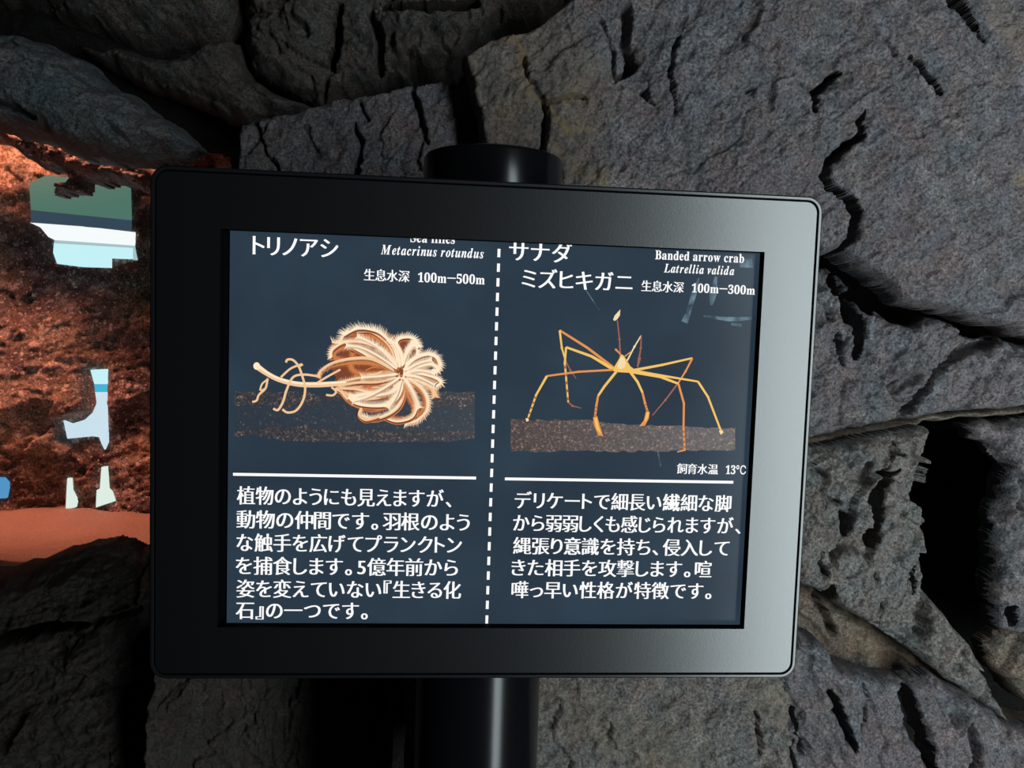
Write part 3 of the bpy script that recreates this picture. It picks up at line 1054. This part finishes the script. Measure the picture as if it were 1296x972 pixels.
def ell(cx_, cy_, rx, ry, mi, n=28, jag=0.0):
    pts = []
    for i in range(n):
        a = 2 * math.pi * i / n
        r = 1 + jag * rs.uniform(-1, 1)
        pts.append(sp(*q(cx_ + rx * r * math.cos(a), cy_ + ry * r * math.sin(a))))
    fl.poly(pts, mi)


# dark inner shade of the crown, then curled feathery arms from behind to front
ell(720, 330, 205, 190, 2, 60, 0.05)
ell(850, 400, 130, 140, 2, 50, 0.05)


def arm(pts, w, mi, feather=0, side=1, fm=None, dens=1.0):
    w = w * 0.72
    feather = feather * (1.0 if mi >= 4 else 0.75)
    if mi >= 4 and w > 2:
        fl.ribbon([q(p[0] + 2, p[1] + 6) for p in pts], [w * 1.7 * s for s in np.linspace(1.0, 0.7, len(pts))], 3)
        fl.ribbon([q(p[0] + 3, p[1] + 9) for p in pts], [w * 0.7 * s for s in np.linspace(1.0, 0.7, len(pts))], 2)
    P, N, W = fl.ribbon([q(*p) for p in pts], [w * s for s in np.linspace(1.0, 0.55, len(pts))], mi)
    if feather:
        pw_ = (SY - CAM[1]) / F_PX / 3.6
        T = np.stack([N[:, 1], -N[:, 0]], 1)
        for i in range(1, len(P) - 1):
            for kx in range(2):
                b = P[i] + (P[i + 1] - P[i]) * kx * 0.5
                for s in ((side,) if side else (-1, 1)):
                    ln = feather * pw_ * rs.uniform(0.7, 1.15)
                    tip = b + N[i] * s * ln + T[i] * ln * 0.55
                    wv = 2.6 * pw_
                    fl.poly([tuple(b - T[i] * wv), tuple(b + T[i] * wv), tuple(tip)], fm if fm is not None else mi)


C0 = (820, 325)
# orange, inner and rear arms
for pts in ([(800, 320), (700, 330), (620, 330), (590, 300), (600, 240)], [(800, 315), (690, 290), (560, 290), (470, 315), (440, 350)],
            [(790, 300), (690, 250), (590, 215), (520, 235), (510, 270)], [(800, 330), (740, 370), (680, 400), (600, 400), (560, 420)],
            [(810, 350), (790, 430), (740, 490), (680, 500), (640, 470)], [(830, 350), (850, 430), (880, 500), (850, 540), (790, 540)],
            [(720, 300), (640, 270), (545, 270), (500, 240), (520, 200)], [(830, 340), (910, 410), (930, 480), (890, 530)],
            [(800, 300), (760, 220), (690, 170), (610, 170), (560, 200)], [(830, 300), (890, 260), (890, 200), (850, 175)]):
    arm(pts, 4.6, 3, 26, 0, 3)
for i in range(24):                                       # orange shade lines in the heart of the crown
    a = rs.uniform(0, 2 * math.pi)
    cx_, cy_ = 720 + rs.uniform(-90, 110), 330 + rs.uniform(-40, 80)
    arm([(cx_, cy_), (cx_ + 40 * math.cos(a), cy_ + 22 * math.sin(a)), (cx_ + 75 * math.cos(a + .4), cy_ + 45 * math.sin(a + .4))], 2.4, [3, 3, 4][i % 3])
# lower left fan of the calyx
for pts in ([(520, 380), (620, 355), (720, 350), (810, 350)], [(530, 390), (620, 375), (720, 372), (815, 345)], [(520, 400), (580, 430), (660, 450), (760, 430), (815, 360)],
            [(540, 400), (620, 405), (700, 420), (780, 385)], [(545, 410), (590, 460), (680, 490), (770, 460), (810, 380)]):
    arm(pts, 5.0, 4, 20, 1, 4)
# cream outer arms
arm([(815, 310), (770, 210), (700, 150), (640, 140), (570, 150), (545, 190)], 6.5, 4, 30, -1, 5)
arm([(810, 300), (790, 220), (740, 160), (690, 135), (620, 130), (560, 160)], 5.5, 5, 34, -1, 5)
arm([(800, 320), (720, 280), (640, 235), (570, 200), (505, 190)], 6.0, 5, 26, -1, 4)
arm([(790, 318), (690, 268), (600, 265), (510, 285), (455, 320), (442, 350)], 6.0, 4, 14, 1, 4)
arm([(800, 290), (740, 230), (660, 195), (570, 190), (510, 225), (505, 260)], 5.5, 4, 24, -1, 5)
arm([(820, 300), (820, 240), (800, 195), (820, 172), (870, 172), (895, 205), (890, 250)], 5.5, 5, 26, 1, 5)
arm([(830, 300), (850, 230), (880, 190), (900, 215)], 4.5, 5, 22, 0, 5)
arm([(830, 310), (880, 265), (940, 245), (980, 260), (995, 300), (960, 320)], 7.0, 5, 28, 1, 5)
arm([(830, 318), (900, 300), (960, 290), (990, 320), (940, 335)], 5.5, 5, 20, 0, 5)
arm([(830, 325), (900, 330), (970, 350), (1000, 375), (960, 400)], 6.5, 5, 26, 1, 5)
arm([(830, 335), (900, 365), (960, 400), (975, 440)], 6.0, 5, 26, 0, 4)
arm([(835, 345), (900, 390), (935, 440), (935, 500), (890, 545), (840, 555)], 6.5, 4, 28, 1, 5)
arm([(830, 345), (870, 410), (890, 470), (870, 530), (800, 550), (740, 530)], 6.0, 5, 22, -1, 4)
arm([(825, 350), (830, 420), (810, 480), (760, 520), (690, 540), (630, 520)], 6.5, 4, 24, -1, 5)
arm([(822, 350), (815, 420), (770, 470), (700, 480), (620, 470), (580, 440)], 7.0, 5, 28, -1, 5)
arm([(815, 350), (790, 410), (720, 430), (650, 425), (600, 440)], 5.0, 4, 24, 0, 5)
arm([(640, 490), (630, 520), (660, 545), (720, 530)], 4.5, 4, 16, 1, 4)
for pts in ([(805, 305), (740, 235), (680, 190), (620, 165)], [(800, 312), (720, 255), (640, 215), (570, 205)], [(805, 335), (720, 345), (640, 350)],
            [(835, 320), (900, 285), (960, 270)], [(838, 330), (910, 318), (975, 335)], [(836, 338), (900, 350), (975, 385)], [(830, 350), (875, 420), (905, 490)],
            [(822, 355), (800, 430), (760, 490)], [(815, 350), (740, 400), (660, 440), (600, 455)], [(815, 305), (805, 240), (770, 180)], [(825, 300), (850, 235), (880, 195)]):
    arm(pts, 3.4, 5, 24, 0, 5)
# stalk and its cirri
arm([(152, 300), (170, 302), (215, 335), (270, 362), (350, 380), (430, 384), (500, 380), (560, 378)], 0.1, 4)
fl.ribbon([q(*p) for p in [(165, 300), (215, 335), (270, 362), (350, 381), (430, 384), (500, 381), (570, 376)]], [7.6, 6.0, 6.0, 6.4, 6.6, 6.6, 5.5], 4)
fl.ribbon([q(*p) for p in [(168, 296), (215, 330), (270, 357), (350, 376), (430, 379), (500, 376), (570, 371)]], [3.5, 2.6, 2.6, 2.6, 2.6, 2.6, 2.2], 5)
ell(165, 299, 15, 17, 5)
for pts, w in (([(372, 290), (320, 310), (275, 350)], 2.6), ([(298, 283), (305, 270), (330, 272), (355, 300), (372, 345), (385, 400), (375, 455), (345, 500), (305, 510), (282, 495)], 2.8),
               ([(440, 345), (380, 338), (330, 350), (300, 410), (285, 460), (262, 498), (240, 492)], 2.8), ([(215, 355), (205, 400), (175, 430), (165, 455), (145, 462)], 2.6),
               ([(215, 360), (190, 380), (180, 410)], 2.2), ([(545, 315), (490, 345), (440, 375)], 2.6), ([(480, 430), (510, 432), (525, 415), (505, 395)], 2.6),
               ([(205, 400), (182, 412)], 1.8), ([(375, 292), (360, 300)], 2.2)):
    fl.ribbon([q(*p) for p in pts], w, 4)
fl.build('sea_lily_picture', LM)

# -- the arrow crab
M_cy = emit('crab_yellow', rgb(240, 190, 90), 1.0)
M_co = emit('crab_orange', rgb(225, 140, 60), 1.0)
M_cb = emit('crab_red_brown', rgb(150, 85, 65), 1.0)
M_cp = emit('crab_pale', rgb(240, 215, 165), 1.0)
CM = [M_gr2, M_cy, M_co, M_cb, M_cp]
q = lambda x, y: (630 + x / 3.703, 370 + y / 3.703)
fl = Flat()
tp, bt = [], []
for i in range(41):
    x = 60 + (1112 - 60) * i / 40
    s = min(max((x - 400) / 200.0, 0), 1)
    tp.append(sp(*q(x, 597 + 22 * s + (18 * (x - 600) / 500 if x > 600 else 0) + rs.uniform(-5, 5))))
    bt.append(sp(*q(x, 745 - (8 * (x - 600) / 500 if x > 600 else 0) + rs.uniform(-6, 6))))
for i in range(40):
    fl.poly([tp[i], tp[i + 1], bt[i + 1], bt[i]], 0)
fl.build('gravel_picture', CM)
fl = Flat()


def leg(pts, w, mi, bands=0):
    P = [q(*p) for p in pts]
    fl.ribbon(P, w, mi, False)
    for p in P[1:-1]:
        fl.ribbon([(p[0] - 1.2, p[1] - .6), (p[0] + 1.2, p[1] + .6)], 2.8, mi, False)
    if bands:
        a, b = np.array(P[-2]), np.array(P[-1])
        for i in range(bands):
            c0, c1 = (i + 0.35) / bands, (i + 0.75) / bands
            fl.ribbon([tuple(a + (b - a) * c0), tuple(a + (b - a) * c1)], 2.0, 3, False)


leg([(545, 355), (420, 260), (290, 178)], [3.4, 3.2, 2.6], 2)
leg([(290, 178), (300, 260), (318, 322)], [2.8, 2.4, 2.0], 1)
leg([(318, 322), (340, 365), (367, 404)], [1.8, 1.5, 1.0], 3)
leg([(540, 360), (440, 300), (320, 257)], [4.2, 3.4, 2.8], 1)
leg([(320, 257), (314, 330), (330, 515)], [2.8, 2.6, 2.2], 1, 5)
leg([(330, 515), (350, 532), (390, 542)], [2.2, 1.6, 1.0], 3)
leg([(560, 362), (380, 372), (230, 392)], [2.6, 2.6, 2.4], 2)
leg([(230, 392), (180, 480), (138, 600)], [3.2, 2.6, 2.2], 1, 5)
leg([(620, 368), (770, 340), (912, 308)], [3.6, 3.0, 2.4], 1)
leg([(912, 308), (880, 370), (845, 425)], [2.6, 2.2, 2.0], 2)
leg([(845, 425), (785, 505), (724, 577)], [2.2, 1.8, 1.2], 3)
leg([(630, 372), (760, 395), (846, 428)], [4.2, 3.6, 2.8], 1)
leg([(630, 366), (780, 392), (938, 418)], [3.2, 2.8, 2.4], 1)
leg([(846, 428), (872, 520), (870, 640), (876, 735)], [2.8, 2.8, 2.6, 2.6], 2, 4)
leg([(840, 748), (880, 738)], [1.4, 2.4], 2)
leg([(938, 418), (985, 490), (1046, 650)], [3.0, 2.8, 2.6], 1)
leg([(555, 372), (500, 440), (470, 485)], [3.4, 3.2, 2.8], 1)
leg([(470, 485), (462, 530), (456, 580)], [2.8, 3.0, 3.0], 2, 3)
fl.poly([sp(*q(*p)) for p in [(446, 585), (466, 580), (478, 625), (495, 676), (470, 668), (452, 625)]], 2)
fl.poly([sp(*q(*p)) for p in [(452, 590), (464, 588), (474, 635), (484, 664), (462, 640)]], 1)
leg([(620, 372), (655, 420), (678, 470)], [3.4, 3.2, 2.8], 1)
leg([(678, 470), (690, 520), (702, 560)], [2.8, 2.8, 2.8], 2, 3)
fl.poly([sp(*q(*p)) for p in [(694, 558), (712, 560), (708, 590), (690, 624), (662, 628), (684, 600)]], 2)
fl.poly([sp(*q(*p)) for p in [(698, 562), (708, 563), (702, 590), (686, 612), (692, 590)]], 1)
leg([(574, 300), (570, 220), (560, 130)], [2.2, 1.8, 1.6], 3)
leg([(575, 290), (550, 265)], [1.8, 2.6], 2)
fl.poly([sp(*q(*p)) for p in [(540, 128), (548, 108), (574, 80), (572, 108), (560, 126), (548, 134)]], 4)
leg([(606, 320), (640, 255), (672, 202)], [2.0, 1.8, 1.6], 4)
leg([(595, 300), (628, 275)], [1.6, 1.4], 2)
leg([(672, 202), (670, 260), (662, 310)], [1.6, 1.8, 2.4], 3)
leg([(664, 305), (655, 350)], [4.2, 2.0], 3)
fl.poly([sp(*q(*p)) for p in [(578, 290), (590, 296), (604, 318), (620, 345), (648, 368), (640, 378), (600, 376), (560, 374), (540, 368), (548, 345), (566, 315)]], 1)
fl.poly([sp(*q(*p)) for p in [(580, 300), (590, 306), (600, 330), (594, 352), (574, 360), (560, 350), (566, 325)]], 4)
fl.poly([sp(*q(*p)) for p in [(1036, 650), (1050, 645), (1058, 655), (1045, 668)]], 4)
fl.poly([sp(*q(*p)) for p in [(130, 590), (142, 590), (146, 602), (134, 606)]], 4)
fl.build('arrow_crab_picture', CM)

# -- bluish streaks painting reflected glare and smudges on the screen glass, mostly top right
sm = NT('smear')
tr = sm.n('ShaderNodeBsdfTransparent')
df = sm.n('ShaderNodeBsdfDiffuse')
df.inputs['Color'].default_value = (0.45, 0.62, 0.72, 1)
mx = sm.n('ShaderNodeMixShader')
nz = sm.n('ShaderNodeTexNoise', i_Scale=160.0, i_Detail=3.0)
sm.l(sm.n('ShaderNodeTexCoord').outputs['Object'], nz.inputs['Vector'])
sm.l(sm.ramp(nz.outputs['Fac'], [(0.35, (0.03, 0.03, 0.03)), (0.75, (0.42, 0.42, 0.42))]), mx.inputs[0])
sm.l(tr.outputs[0], mx.inputs[1])
sm.l(df.outputs[0], mx.inputs[2])
sm.l(mx.outputs[0], sm.t.nodes['Material Output'].inputs['Surface'])
for pts, w in (([(884, 352), (878, 372), (872, 392), (866, 408)], [2, 7, 6, 9]), ([(906, 350), (902, 372), (900, 386)], [3, 10, 3]), ([(935, 335), (952, 332)], [8, 14]),
               ([(890, 400), (925, 404), (956, 402)], [2, 6, 3]), ([(925, 410), (938, 412)], [3, 4]), ([(832, 570), (836, 590)], [1, 2]), ([(740, 365), (758, 392)], [1, 1.5])):
    fl = Flat()
    fl.lift = 0.0004
    fl.ribbon(pts, w, 0)
    fl.build('smear', sm.m)  # streaks painting reflected glare and smudges
